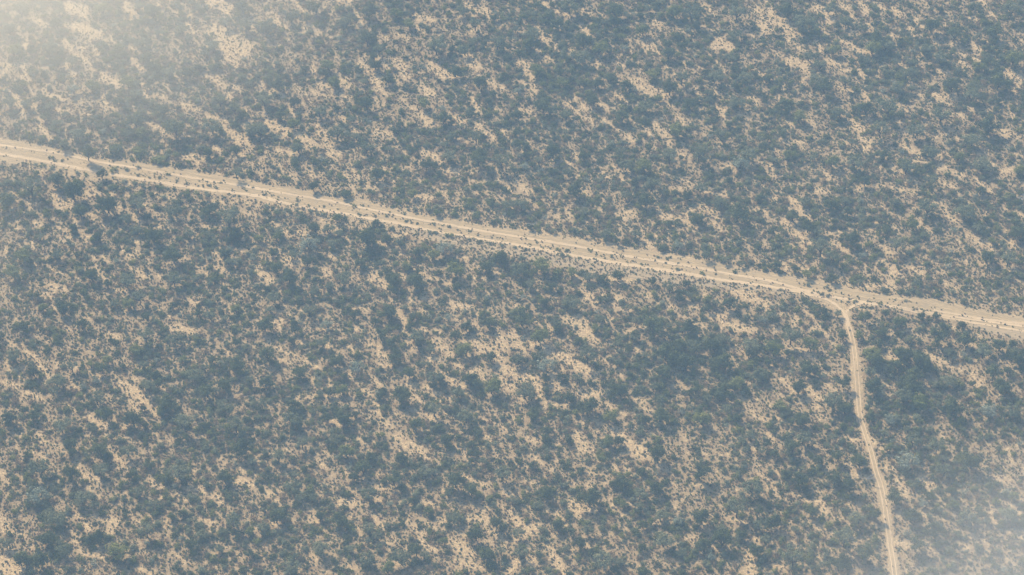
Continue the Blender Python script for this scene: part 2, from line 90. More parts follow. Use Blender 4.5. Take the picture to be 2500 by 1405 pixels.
# dark crowns: x y width
TREES = {
(0,0): "700 590 130;720 870 150;400 960 150;480 1040 120;1250 790 200;1330 920 150;1330 1180 220;1390 1290 160;1650 700 170;2080 430 160;2400 230 150;2200 200 160;2370 60 180;760 1300 180;2150 960 180;2290 1040 150;2070 1220 220;2450 1250 160;1380 420 170;1440 560 150;470 460 200;900 830 160;1170 470 130;250 1010 140;1700 1240 250;1850 700 160;1480 110 200;1480 640 120;130 480 180;200 80 200;560 600 150;100 1000 150;1000 80 170;560 220 160;90 280 160;1780 280 170;1150 1000 140;1600 1080 150",
(1,0): "1080 370 180;1200 470 140;700 630 170;770 800 160;1170 640 150;1290 770 150;200 820 160;80 960 200;370 1000 140;230 1130 130;40 1260 200;790 1290 200;360 1200 150;650 720 120;2020 110 140;2140 220 160;2040 480 150;1830 1160 180;2360 400 200;1370 120 160;1760 430 250;1100 100 200;2180 800 180;1950 700 160;580 80 180;880 210 160;110 290 200;340 180 150;1080 1000 180;2150 1330 170;1500 220 150;620 1080 170;1650 1000 150",
(2,0): "1280 290 160;1010 100 200;560 50 220;1000 210 150;1760 110 230;1580 100 200;2200 110 200;2170 340 160;190 330 180;170 420 180;450 230 180;660 560 200;850 470 200;700 400 200;1110 840 170;1380 720 150;1530 520 170;1540 860 200;1660 750 170;1980 740 200;2180 1010 180;2460 940 90;2130 560 150;1730 1020 170;800 970 160;530 1120 150;300 1030 200;380 1080 160;820 810 150;240 690 180;2280 740 160;1620 360 130;1070 1130 180;1300 1030 180;1620 1260 200;2040 1300 150;960 760 120;500 800 150",
(3,0): "510 630 150;400 540 150;350 200 250;190 110 200;590 90 130;1060 380 200;1020 460 200;940 270 130;760 210 140;1150 440 170;560 830 200;500 770 170;170 1030 190;950 1060 200;1180 1040 240;1800 830 200;2040 850 150;1680 560 180;1100 1270 200;700 1090 170;2400 560 230;2250 800 230;1690 1120 220;2150 1230 260;2000 1340 200;1450 1280 200;1270 860 160;760 780 160;300 1130 180;140 1300 100;1600 250 200;2380 100 200;1990 920 200;640 480 150;1560 480 160;2200 320 180;1820 320 180;1350 720 170;2050 640 150",
(0,1): "990 300 140;300 400 230;560 350 200;710 450 260;60 560 230;1050 580 250;1340 570 200;1230 720 150;1670 650 180;2230 690 260;2050 650 150;280 690 70;960 910 130;1500 900 200;2300 890 170;1700 1100 220;1700 1320 200;2200 1070 150;2300 1140 130;1240 1340 200;900 1290 170;1130 60 250;1350 60 180;1550 150 200;2040 110 150;2310 310 170;620 30 170;1410 1170 100;790 660 180;550 1080 160;240 1080 200;130 1240 200;1990 950 90;1850 870 130;2300 60 140",
(1,1): "580 820 150;700 820 140;220 850 120;200 900 130;510 960 220;1090 920 250;1280 930 130;750 970 130;350 1080 120;500 1150 150;200 1220 150;320 1300 200;850 1300 180;1340 1320 200;1570 1350 200;1950 1220 220;1730 1080 150;1470 1200 130;2400 1110 180;2250 1200 170;1830 1010 200;1580 1250 80;1400 950 110;1560 1060 130;2180 130 230;1880 120 180;2400 160 200;1540 500 160;1370 460 120;880 500 200;1080 30 160;1660 200 160;1180 290 170;2450 590 140;560 440 160;1180 780 110;1010 1160 130;410 40 150;780 720 120;1760 690 120",
(2,1): "1270 220 200;1080 60 100;700 120 150;400 70 200;1110 200 160;1370 380 180;1540 150 200;1830 70 220;2230 180 200;1840 430 170;1720 500 130;2030 570 170;2200 670 250;2400 530 90;1820 740 170;1300 560 200;1110 500 140;610 440 200;410 860 80;720 890 90;180 820 110;920 900 170;1020 960 120;1210 900 160;1470 1010 180;1620 1020 170;1900 1110 160;2240 1180 120;100 1120 90;300 1170 230;440 1250 100;60 1220 180;580 1250 140;760 1290 130;890 1310 110;1040 1290 160;1370 1340 120;1540 1390 160;1700 1370 110;180 1360 130;840 690 100;720 670 100;2300 100 200;2080 1150 120;550 270 130;90 590 160;1550 780 100;2460 1200 90",
(3,1): "850 180 200;620 170 180;1350 220 200;2090 200 200;200 100 160;350 560 140;390 800 180;480 850 140;250 700 150;820 920 200;1240 570 130;1260 960 180;1160 850 130;1540 890 110;1410 790 140;1560 620 230;1930 660 230;2070 460 120;2460 870 180;2320 890 60;2140 1100 180;930 1090 100;1280 1220 60;540 1250 80;260 1240 130;380 1280 150;620 1330 150;520 990 230;80 1210 150;640 1090 180;1590 350 180;760 560 110;780 660 120;620 590 160;1860 120 140;1600 80 170;1120 110 150;2350 1110 200;2190 940 100;2040 820 130;2450 250 150;940 370 150",
(0,2): "140 650 180;330 820 150;550 900 200;990 780 150;950 1080 180;1330 600 160;1420 450 200;1270 160 150;1120 150 130;800 350 150;1050 700 130;1360 80 180;2310 210 130;2050 270 130;1620 1120 220;1450 960 160;1300 1280 220;2300 750 200;2020 1000 200;600 1340 200;1040 1230 160;240 380 140;620 200 180;700 760 130;2200 950 180;1900 850 200;1800 1300 230;2230 1180 160;1430 280 130;2300 1320 200;80 1280 180;320 1250 140;1930 250 120;1700 500 180;520 1000 140",
(1,2): "520 210 150;700 360 150;970 770 180;1640 740 110;1560 480 200;2270 360 150;2290 670 150;2050 600 200;1950 470 150;1740 1180 180;1410 1050 220;1300 230 200;1220 450 160;650 540 150;380 400 110;110 640 200;80 370 200;180 90 160;950 270 100;1330 530 150;1360 660 180;960 500 120;2300 960 240;1980 1020 150;2090 900 200;850 1000 150;370 1150 170;430 830 180;350 1280 220;780 720 170;860 1290 200;1700 600 120;1740 870 200;1500 830 160;2050 1250 200;1560 1350 180;2050 390 150;90 930 180",
(2,2): "100 290 220;260 460 220;60 690 160;320 740 220;740 640 220;640 880 140;490 870 110;130 1010 220;320 880 120;590 150 180;860 300 130;1380 380 260;1060 1000 200;1500 600 250;2060 730 240;1700 700 220;1920 200 100;2120 140 180;1720 380 200;2330 560 200;2430 830 180;1800 960 170;2050 1060 200;1490 820 200;1200 450 120;430 350 130;200 1230 150;760 1150 230;570 1080 150;1450 1220 200;950 1260 170;1980 560 200;1640 60 140;1860 1280 200;2180 930 200;1300 290 100;1580 720 200;1780 580 180;1640 560 170",
(3,2): "50 270 130;960 290 140;540 230 110;680 250 100;230 450 220;420 550 200;60 590 220;1010 640 200;1060 720 200;1350 650 220;1500 720 220;1540 790 150;1080 520 130;1120 450 130;1230 540 110;1300 340 160;1660 470 220;1930 500 200;2270 560 170;2450 700 200;400 800 200;300 980 170;740 930 160;1030 950 220;1400 940 240;640 1100 220;760 1180 200;130 1150 170;340 1290 200;2000 930 80;1770 900 180;2200 830 200;2270 960 200;1150 250 100;1500 280 110;1640 280 100;1190 1280 170;1500 1100 240;1800 1180 250;2150 1200 200;2100 620 200;2400 1200 200;880 470 120;1000 1270 120;1900 360 100;2400 550 90;730 470 120;1250 760 180;1420 850 200;1350 1040 200;1000 820 150",
(0,3): "680 140 180;980 390 170;690 400 200;390 360 250;1250 190 180;980 190 200;350 610 250;920 710 130;800 640 200;950 1020 170;560 850 220;60 1090 150;160 930 60;1430 950 200;1150 1180 250;1750 380 250;2350 150 230;2200 450 200;1970 1000 150;1850 1110 160;870 1050 130;200 1250 200;1350 580 140;400 1250 200;480 1050 200;620 1150 180;2280 880 200",
(1,3): "220 230 170;450 640 150;1350 450 200;1090 600 200;2400 420 200;1950 470 230;2350 880 180;1280 1330 180;1420 1230 220;960 440 130;1110 940 150;800 870 200;640 1140 200;2150 1000 200;1850 90 160;200 830 200;60 930 150;880 180 200;450 100 150;2100 560 180;1560 1150 180;360 540 200;2280 1200 200;1930 850 150;1100 1250 200;370 1320 200;1040 350 200;1650 400 180",
(2,3): "930 100 160;1040 90 140;1420 220 230;760 650 270;1080 720 120;740 960 150;440 920 150;260 720 140;1280 920 130;1480 1060 220;1940 1230 110;660 1090 170;1850 820 220;2050 1040 240;2250 1000 130;60 980 150;90 1180 170;2200 720 250;2350 540 250;1450 820 160;1400 560 180;1840 390 220;1840 1110 170;1080 520 200;2420 900 180;900 1260 250;320 600 200;2400 1160 180;1250 620 180",
(3,3): "900 290 200;500 290 130;680 240 160;1350 280 260;340 60 200;1250 660 200;1400 820 200;800 530 200;650 450 200;230 150 200;750 1020 250;700 1280 250;950 1180 220;1650 130 200;1420 80 200;1720 380 180;1450 1100 200;2000 300 250;60 870 200;250 1200 300;300 470 200;2350 800 200;880 850 200;1950 820 200;1620 960 200;440 790 150;60 220 120;1050 800 150",
}
# small shrubs growing on the cleared swath: x y width
ROADSIDE = {
(0,1): "500 130 60;540 160 50;610 160 40;240 190 60;350 200 60;420 210 70;520 230 80;600 260 60;760 280 80;840 300 60;1110 250 90;1230 250 60;1340 225 60;1350 300 50;1460 325 40;1560 320 50;1640 290 50;1730 350 40;1830 380 50;1940 405 30;2050 400 50;2090 370 30;2160 380 30;1220 365 90;1300 380 80;1400 395 90;1560 415 90;1640 430 50;1700 430 50;980 405 110;1080 425 90;1180 450 90;1360 480 100;1480 490 80;1590 515 100;1830 460 90;1920 470 70;2010 485 70;2120 430 50;2270 460 30;2410 460 30;2470 430 30;2330 515 40",
(1,1): "80 500 40;150 510 24;215 545 30;410 545 50;400 590 50;515 600 40;660 605 40;800 635 24;960 600 50;1040 600 40;1010 685 50;1160 700 40;1190 740 40;1280 700 50;1060 700 30;1450 685 40;1460 750 50;1520 770 30;1575 780 30;1740 780 50;1885 805 40;2080 850 24;2165 885 30;2305 910 30;90 610 80;160 620 60;210 650 80;300 640 70;390 655 70;520 655 80;600 670 60;660 690 70;780 705 70;860 725 80;1030 755 60;1150 795 80;1230 800 60;1320 820 70;1450 855 30;1890 890 90;1700 860 60;1760 865 60;2080 925 60;2180 950 70;2280 960 60;2400 985 60",
(2,1): "245 960 40;155 985 24;375 1020 30;450 1030 60;530 1040 60;770 1040 40;825 1075 30;980 1090 50;910 1110 30;1185 1140 28;1130 1155 24;1430 1105 40;1520 1115 50;490 1085 60;550 1090 50;1265 1170 40;1620 1220 60;1860 1260 60;1990 1270 30;2180 1240 70;2150 1320 24;30 1010 50;130 1030 50",
(3,1): "400 1370 60;570 1390 50",
(3,2): "600 20 50;520 60 50;590 75 60;800 110 40;850 130 40;1095 160 50;1000 140 30;1430 215 30;1520 230 30;1240 125 30;1350 130 60;2390 375 24;2340 460 30;870 210 50;900 190 40",
}
def tile_px(t, x, y): return t[0] * 625 + x / 4.0, t[1] * 351 + y / 4.0
# ------------------------------------------------------------------ the tracks, as lines in photo pixels dropped on the ground
UPPER = [(-260, 290), (-120, 314), (0, 338), (50, 345), (110, 358), (175, 372), (215, 386), (260, 390), (330, 397), (400, 407), (460, 415), (520, 428), (600, 440), (650, 451),
         (720, 459), (780, 475), (810, 483), (857, 480), (890, 490), (920, 499), (975, 512), (1025, 524), (1060, 528), (1100, 537), (1175, 549), (1250, 559), (1375, 577), (1462, 594), (1490, 592),
         (1525, 604), (1600, 614), (1675, 629), (1750, 642), (1825, 657), (1875, 666), (1975, 679), (2050, 698), (2125, 717), (2200, 725), (2287, 733), (2337, 745),
         (2400, 757), (2475, 769), (2560, 786), (2800, 830)]
LOWER = [(-260, 352), (-120, 377), (0, 398), (62, 404), (112, 415), (162, 424), (212, 437), (240, 447), (275, 440), (375, 450), (450, 463), (550, 479), (625, 493), (725, 504), (825, 524),
         (925, 545), (1025, 565), (1100, 576), (1250, 602), (1375, 626), (1500, 648), (1625, 668), (1750, 690), (1875, 707), (1975, 722), (2040, 735), (2087, 747), (2150, 751),
         (2250, 768), (2350, 788), (2420, 812), (2500, 832), (2600, 850), (2800, 880)]
def interp(poly, x):
    return np.interp(x, [p[0] for p in poly], [p[1] for p in poly])
SIDE = [(1985, 721, 14), (2020, 732, 24), (2045, 748, 26), (2062, 765, 30), (2067, 778, 19), (2073, 802, 17), (2081, 827, 16), (2085, 852, 17), (2088, 877, 20), (2090, 902, 24), (2092, 927, 26),
        (2094, 952, 26), (2096, 977, 22), (2098, 1002, 18), (2102, 1027, 15), (2110, 1052, 15), (2119, 1079, 16), (2127, 1104, 14), (2133, 1129, 14), (2139, 1154, 18), (2148, 1179, 26), (2154, 1204, 28),
        (2159, 1229, 27), (2162, 1254, 25), (2166, 1279, 23), (2170, 1304, 16), (2173, 1329, 18), (2177, 1354, 22), (2181, 1379, 25), (2184, 1404, 26), (2200, 1520, 26), (2212, 1700, 28)]
FORK = [(2062, 766, 9), (2070, 756, 8), (2078, 750, 7), (2090, 745, 7), (2112, 742, 7), (2140, 745, 7), (2170, 750, 6), (2200, 757, 6), (2250, 767, 6)]

# ------------------------------------------------------------------ bare ground mask, in quarter photo pixels, with a margin
MX, MY, S = 260, 200, 3.0
GW, GH = int((2500 + 2 * MX) / S), int((1405 + 2 * MY) / S)
gy, gx = np.mgrid[0:GH, 0:GW]
gpx = gx * S - MX; gpy = gy * S - MY
def smooth_noise(shape, cell, r):
    h, w_ = shape; n = r.random((h // cell + 3, w_ // cell + 3))
    yy = np.arange(h) / cell; xx = np.arange(w_) / cell
    yi = yy.astype(int); xi = xx.astype(int); fy = yy - yi; fx = xx - xi
    fy = fy * fy * (3 - 2 * fy); fx = fx * fx * (3 - 2 * fx)
    a = n[yi][:, xi]; b = n[yi][:, xi + 1]; c = n[yi + 1][:, xi]; d = n[yi + 1][:, xi + 1]
    return (a * (1 - fx) + b * fx) * (1 - fy)[:, None] + (c * (1 - fx) + d * fx) * fy[:, None]
warp = (smooth_noise(gpx.shape, 4, rng) - .5) * 9 + (smooth_noise(gpx.shape, 2, rng) - .5) * 7
warp2 = (smooth_noise(gpx.shape, 5, rng) - .5) * 12
bare = np.zeros(gpx.shape)
def stroke(x0, y0, x1, y1, hw, soft=4.0):
    pad = hw + 14
    i0 = max(0, int((min(x0, x1) - pad + MX) / S)); i1 = min(GW, int((max(x0, x1) + pad + MX) / S) + 1)
    j0 = max(0, int((min(y0, y1) - pad + MY) / S)); j1 = min(GH, int((max(y0, y1) + pad + MY) / S) + 1)
    if i1 <= i0 or j1 <= j0: return
    X = gpx[j0:j1, i0:i1] + warp2[j0:j1, i0:i1]; Y = gpy[j0:j1, i0:i1] + warp[j0:j1, i0:i1] * .5
    dx, dy = x1 - x0, y1 - y0; L = dx * dx + dy * dy + 1e-6
    t = np.clip(((X - x0) * dx + (Y - y0) * dy) / L, 0, 1)
    d = np.hypot(X - x0 - t * dx, Y - y0 - t * dy) + warp[j0:j1, i0:i1]
    m = np.clip((hw + soft * .5 - d) / soft, 0, 1)
    bare[j0:j1, i0:i1] = np.maximum(bare[j0:j1, i0:i1], m)
THICK = [(1690, 860, 230, 95, .9), (2230, 900, 130, 75, 1), (2170, 1000, 150, 70, .8), (2330, 990, 140, 70, .6), (480, 1000, 170, 130, .7), (350, 270, 60, 110, .8), (900, 110, 50, 60, .7), (1430, 60, 170, 70, .5), (1640, 60, 120, 60, .5), (2400, 90, 120, 80, .6),
         (2160, 140, 70, 100, .6), (1400, 190, 90, 60, .5), (620, 860, 60, 60, .4), (100, 1200, 60, 80, .5), (1500, 1230, 120, 60, .4), (1930, 1060, 120, 60, .6), (2280, 1150, 120, 80, .4), (1320, 860, 60, 30, .4), (1300, 240, 50, 70, .5), (2420, 700, 50, 50, .5)]
def thicket(a, b):
    v = 0
    for x, y, rx, ry, k in THICK: v = np.maximum(v, k * np.exp(-(((a - x) / rx) ** 2 + ((b - y) / ry) ** 2) * 1.1))
    return v
for t, s in CLEAR.items():
    for q in s.split(';'):
        a, b, c, d, wd = map(float, q.split())
        x0, y0 = tile_px(t, a, b); x1, y1 = tile_px(t, c, d)
        stroke(x0, y0, x1, y1, wd / 8.0 * (.64 if wd < 65 else .66 + min(.30, (wd - 65) * .012)))
# small sandy gaps between bushes, painted as sunlit streaks along the shadow direction
for i in range(2200):
    x = rng.uniform(-MX, 2500 + MX); y = rng.uniform(-MY, 1405 + MY); l = rng.uniform(4, 22); a = rng.uniform(.55, 1.1)
    if rng.random() < float(thicket(x, y)) * 1.1: continue
    stroke(x, y, x + l * math.cos(a), y + l * math.sin(a), rng.uniform(.5, 2.0), 3.0)
# outside the photograph: clearings of the same kind
for i in range(260):
    x = rng.uniform(-MX, 2500 + MX); y = rng.uniform(-MY, 1405 + MY)
    if -10 < x < 2510 and -10 < y < 1415: continue
    l = rng.uniform(8, 40); a = rng.uniform(.7, 1.1)
    stroke(x, y, x + l * math.cos(a), y + l * math.sin(a), rng.uniform(6, 13))
# the swath and the side road keep plants away, with ragged edges
swath = ((gpy + warp * .35 > interp(UPPER, gpx)) & (gpy + warp * .25 < interp(LOWER, gpx))).astype(float)
VERGE = [(980, 562), (1050, 588), (1250, 622), (1375, 650), (1500, 672), (1640, 690), (1760, 703), (1900, 716), (2000, 730)]
vg = (gpx > 985) & (gpx < 1960) & (gpy > interp(LOWER, gpx) - 3) & (gpy + warp * .6 < interp(VERGE, gpx))
swath = np.maximum(swath, vg * 1.0)
vg2 = (gpx > 560) & (gpx < 1000) & (gpy > interp(LOWER, gpx)) & (gpy + warp * 1.2 < interp(LOWER, gpx) + 16)
bare = np.maximum(bare, vg2 * .6)
road = np.zeros_like(bare)
def line_mask(arr, pts, extra):
    for (x0, y0, a), (x1, y1, b) in zip(pts[:-1], pts[1:]):
        X = gpx; Y = gpy
        i0 = max(0, int((min(x0, x1) - 40 + MX) / S)); i1 = min(GW, int((max(x0, x1) + 40 + MX) / S) + 1)
        j0 = max(0, int((min(y0, y1) - 40 + MY) / S)); j1 = min(GH, int((max(y0, y1) + 40 + MY) / S) + 1)
        if i1 <= i0 or j1 <= j0: continue
        X = gpx[j0:j1, i0:i1]; Y = gpy[j0:j1, i0:i1]
        dx, dy = x1 - x0, y1 - y0; L = dx * dx + dy * dy
        t = np.clip(((X - x0) * dx + (Y - y0) * dy) / L, 0, 1)
        d = np.hypot(X - x0 - t * dx, Y - y0 - t * dy) + warp[j0:j1, i0:i1] * .35
        arr[j0:j1, i0:i1] = np.maximum(arr[j0:j1, i0:i1], np.clip((((a * (1 - t) + b * t) * .5 + extra) - d) / 3 + .5, 0, 1))
line_mask(road, SIDE, 1.5); line_mask(road, FORK, 1.0); line_mask(bare, [(1962, 754, 5), (2004, 802, 6), (2050, 868, 3)], .5)
clear_all = np.maximum(np.maximum(bare, swath), road)
def sample(arr, px, py):
    u = np.clip((np.asarray(px) + MX) / S, 0, GW - 1.001); v = np.clip((np.asarray(py) + MY) / S, 0, GH - 1.001)
    ui = u.astype(int); vi = v.astype(int); fu = u - ui; fv = v - vi
    return (arr[vi, ui] * (1 - fu) + arr[vi, ui + 1] * fu) * (1 - fv) + (arr[vi + 1, ui] * (1 - fu) + arr[vi + 1, ui + 1] * fu) * fv

def scrubby(a, b):      # the belt of small round bushes above the cut line, and the strip below it
    top = interp(UPPER, a) - b; return np.clip((150 - top) / 80, 0, 1) * (top > 0) * np.clip((a - 250) / 200, 0, 1)
# ------------------------------------------------------------------ materials
def mat(name):
    m = bpy.data.materials.new(name); m.use_nodes = True
    n = m.node_tree; n.nodes.clear()
    o = n.nodes.new('ShaderNodeOutputMaterial'); return m, n, o
def N(n, t, **kw):
    x = n.nodes.new(t)
    for k, v in kw.items(): setattr(x, k, v)
    return x
def ramp(n, fac, stops):
    r = N(n, 'ShaderNodeValToRGB'); e = r.color_ramp.elements
    while len(e) < len(stops): e.new(0.5)
    for i, (p, c) in enumerate(stops): e[i].position = p; e[i].color = (*c, 1)
    n.links.new(fac, r.inputs[0]); return r.outputs[0]
def noise(n, vec, scale, detail=3, rough=.6):
    x = N(n, 'ShaderNodeTexNoise'); x.inputs['Scale'].default_value = scale; x.inputs['Detail'].default_value = detail; x.inputs['Roughness'].default_value = rough
    if vec is not None: n.links.new(vec, x.inputs['Vector'])
    return x.outputs['Fac']
def mixc(n, fac, a, b, mode='MIX'):
    x = N(n, 'ShaderNodeMix', data_type='RGBA', blend_type=mode)
    for s, v in ((x.inputs[0], fac), (x.inputs[6], a), (x.inputs[7], b)):
        if isinstance(v, (int, float)): s.default_value = v
        elif isinstance(v, tuple): s.default_value = (*v, 1)
        else: n.links.new(v, s)
    return x.outputs[2]
def mth(n, op, a, b):
    x = N(n, 'ShaderNodeMath', operation=op)
    for s, v in ((x.inputs[0], a), (x.inputs[1], b)):
        if isinstance(v, (int, float)): s.default_value = v
        else: n.links.new(v, s)
    return x.outputs[0]
SAND_A, SAND_B = (0.76, 0.545, 0.285), (0.66, 0.46, 0.23)
def ground_material():
    m, n, o = mat('dry_ground')
    tc = N(n, 'ShaderNodeTexCoord').outputs['Object']
    at = N(n, 'ShaderNodeAttribute', attribute_name='bare').outputs['Fac']
    sand = mixc(n, noise(n, tc, .12, 4), SAND_A, SAND_B)
    sand = mixc(n, ramp(n, noise(n, tc, .9, 4, .8), [(.40, (0, 0, 0)), (.62, (1, 1, 1))]), (.37, .265, .145), sand)
    litter = mixc(n, ramp(n, noise(n, tc, .35, 5, .7), [(.38, (0, 0, 0)), (.60, (1, 1, 1))]), (.215, .140, .078), (.37, .265, .14))
    litter = mixc(n, ramp(n, noise(n, tc, 1.6, 3, .7), [(.46, (0, 0, 0)), (.70, (1, 1, 1))]), litter, (.47, .34, .195))
    fleck = ramp(n, noise(n, tc, .75, 5, .8), [(.41, (0, 0, 0)), (.50, (1, 1, 1))])      # twigs, stones and dead leaves lying in patches on the sand
    sand = mixc(n, fleck, (.36, .235, .135), sand)
    col = mixc(n, at, litter, sand)
    b = N(n, 'ShaderNodeBsdfDiffuse'); n.links.new(col, b.inputs[0])
    bp = N(n, 'ShaderNodeBump'); bp.inputs['Strength'].default_value = .7; bp.inputs['Distance'].default_value = .25
    n.links.new(noise(n, tc, 1.1, 5, .75), bp.inputs['Height']); n.links.new(bp.outputs[0], b.inputs['Normal'])
    n.links.new(b.outputs[0], o.inputs[0]); return m
def swath_material(name, a, b_, grass, amount, along=True):
    m, n, o = mat(name)
    tc = N(n, 'ShaderNodeUVMap').outputs[0]
    mp = N(n, 'ShaderNodeMapping'); n.links.new(tc, mp.inputs[0]); mp.inputs['Scale'].default_value = (.035, 1.3, 1)
    st = noise(n, mp.outputs[0], 1.0, 5, .7)
    mp2 = N(n, 'ShaderNodeMapping'); n.links.new(tc, mp2.inputs[0]); mp2.inputs['Scale'].default_value = (.3, .9, 1)
    st2 = noise(n, mp2.outputs[0], 1.0, 4, .7)
    col = mixc(n, ramp(n, st, [(.35, (0, 0, 0)), (.62, (1, 1, 1))]), a, b_)
    g = ramp(n, mth(n, 'ADD', mth(n, 'MULTIPLY', st, .55), mth(n, 'MULTIPLY', st2, .45)), [(.54 - amount * .12, (0, 0, 0)), (.63 - amount * .06, (1, 1, 1))])
    if amount > 0: col = mixc(n, mth(n, 'MULTIPLY', N_sep(n, g), .75), col, grass)
    b = N(n, 'ShaderNodeBsdfDiffuse'); n.links.new(col, b.inputs[0])
    bp = N(n, 'ShaderNodeBump'); bp.inputs['Strength'].default_value = .5; bp.inputs['Distance'].default_value = .12
    n.links.new(st2, bp.inputs['Height']); n.links.new(bp.outputs[0], b.inputs['Normal'])
    n.links.new(b.outputs[0], o.inputs[0]); return m
def N_sep(n, c):
    x = N(n, 'ShaderNodeRGBToBW'); n.links.new(c, x.inputs[0]); return x.outputs[0]
def leaf_material(name, a, b_, trans=.25):
    m, n, o = mat(name)
    oi = N(n, 'ShaderNodeObjectInfo').outputs['Random']
    geo = N(n, 'ShaderNodeTexCoord').outputs['Object']
    f = mth(n, 'ADD', mth(n, 'MULTIPLY', oi, .6), mth(n, 'MULTIPLY', ramp(n, noise(n, geo, 2.6, 2), [(.35, (0, 0, 0)), (.65, (1, 1, 1))]), .4))
    col = mixc(n, f, a, b_)
    d = N(n, 'ShaderNodeBsdfDiffuse'); t = N(n, 'ShaderNodeBsdfTranslucent')
    n.links.new(col, d.inputs[0]); n.links.new(col, t.inputs[0])
    ms = N(n, 'ShaderNodeMixShader'); ms.inputs[0].default_value = trans
    n.links.new(d.outputs[0], ms.inputs[1]); n.links.new(t.outputs[0], ms.inputs[2]); n.links.new(ms.outputs[0], o.inputs[0]); return m
def plain(name, c, c2=None):
    m, n, o = mat(name)
    b = N(n, 'ShaderNodeBsdfDiffuse')
    n.links.new(mixc(n, noise(n, N(n, 'ShaderNodeTexCoord').outputs['Object'], 6, 3), c, c2 or tuple(v * .6 for v in c)), b.inputs[0])
    n.links.new(b.outputs[0], o.inputs[0]); return m
M_GROUND = ground_material()
M_SWATH = swath_material('cleared_sand', (.61, .43, .225), (.47, .325, .17), (.32, .24, .14), 1.25)
M_RUT = swath_material('driven_sand', (.68, .49, .285), (.54, .385, .22), (.4, .3, .18), 0)
M_VERGE = swath_material('dry_grass_verge', (.52, .375, .225), (.45, .325, .19), (.31, .235, .135), 1.2)
M_LEAF = {'dark': leaf_material('dark_foliage', (.075, .093, .040), (.175, .190, .078), .2),
          'grey': leaf_material('grey_green_foliage', (.155, .172, .092), (.310, .305, .175), .2),
          'green': leaf_material('olive_foliage', (.145, .170, .050), (.330, .315, .105), .22),
          'pale': leaf_material('pale_foliage', (.30, .32, .22), (.42, .42, .30), .2)}
M_TWIG = leaf_material('dry_twigs', (.25, .165, .092), (.42, .30, .165), .1)
M_GRASS = leaf_material('dry_grass', (.30, .225, .125), (.42, .32, .18), .2)
M_BARK = plain('grey_bark', (.085, .068, .056)); M_DEAD = plain('bleached_wood', (.50, .46, .40), (.36, .32, .27))

# ------------------------------------------------------------------ mesh helpers
def to_obj(name, V, Fc, m, parent=None, link=True, smooth=False):
    me = bpy.data.meshes.new(name)
    V = np.asarray(V, np.float32); Fc = np.asarray(Fc, np.int32); k = Fc.shape[1]
    me.vertices.add(len(V)); me.vertices.foreach_set('co', V.ravel())
    me.loops.add(Fc.size); me.loops.foreach_set('vertex_index', Fc.ravel())
    me.polygons.add(len(Fc)); me.polygons.foreach_set('loop_start', np.arange(0, Fc.size, k, dtype=np.int32)); me.polygons.foreach_set('loop_total', np.full(len(Fc), k, np.int32))
    me.update(calc_edges=True); me.materials.append(m)
    if smooth: me.polygons.foreach_set('use_smooth', np.ones(len(Fc), bool))
    o = bpy.data.objects.new(name, me)
    if link: scene.collection.objects.link(o)
    if parent is not None: o.parent = parent
    return o
def leaf_cards(P, size, r, up=.3, aspect=1.6, out=None):
    n = len(P); nv = r.normal(size=(n, 3)) * (.45 if out is not None else 1); nv[:, 2] = nv[:, 2] + up
    if out is not None: nv = nv + out
    else: nv[:, 2] = np.abs(nv[:, 2])
    nv[:, 2] += 1e-4; nv /= np.linalg.norm(nv, axis=1)[:, None]
    a = r.normal(size=(n, 3)); t = np.cross(nv, a); t /= np.linalg.norm(t, axis=1)[:, None]; b = np.cross(nv, t)
    s = size * r.uniform(.6, 1.35, n)[:, None]; t = t * s; b = b * s / aspect
    V = np.stack([P - t - b * .5, P + b * .9 - t * .1, P + t + b * .4, P - b * .9 + t * .15], 1).reshape(-1, 3)
    return V, np.arange(4 * n).reshape(-1, 4)
def tube(segs, sides=5):
    V, Fc = [], []
    for (p, q, r0, r1) in segs:
        p = np.array(p, float); q = np.array(q, float); d = q - p; d /= np.linalg.norm(d) + 1e-9
        a = np.cross(d, [0.3, .2, 1.0] if abs(d[2]) < .9 else [1, 0, 0]); a /= np.linalg.norm(a); b = np.cross(d, a); k = len(V)
        for c, rr in ((p, r0), (q, r1)):
            for i in range(sides):
                an = 6.2832 * i / sides; V.append(c + (a * math.cos(an) + b * math.sin(an)) * rr)
        for i in range(sides): j = (i + 1) % sides; Fc.append((k + i, k + j, k + sides + j, k + sides + i))
    return V, Fc
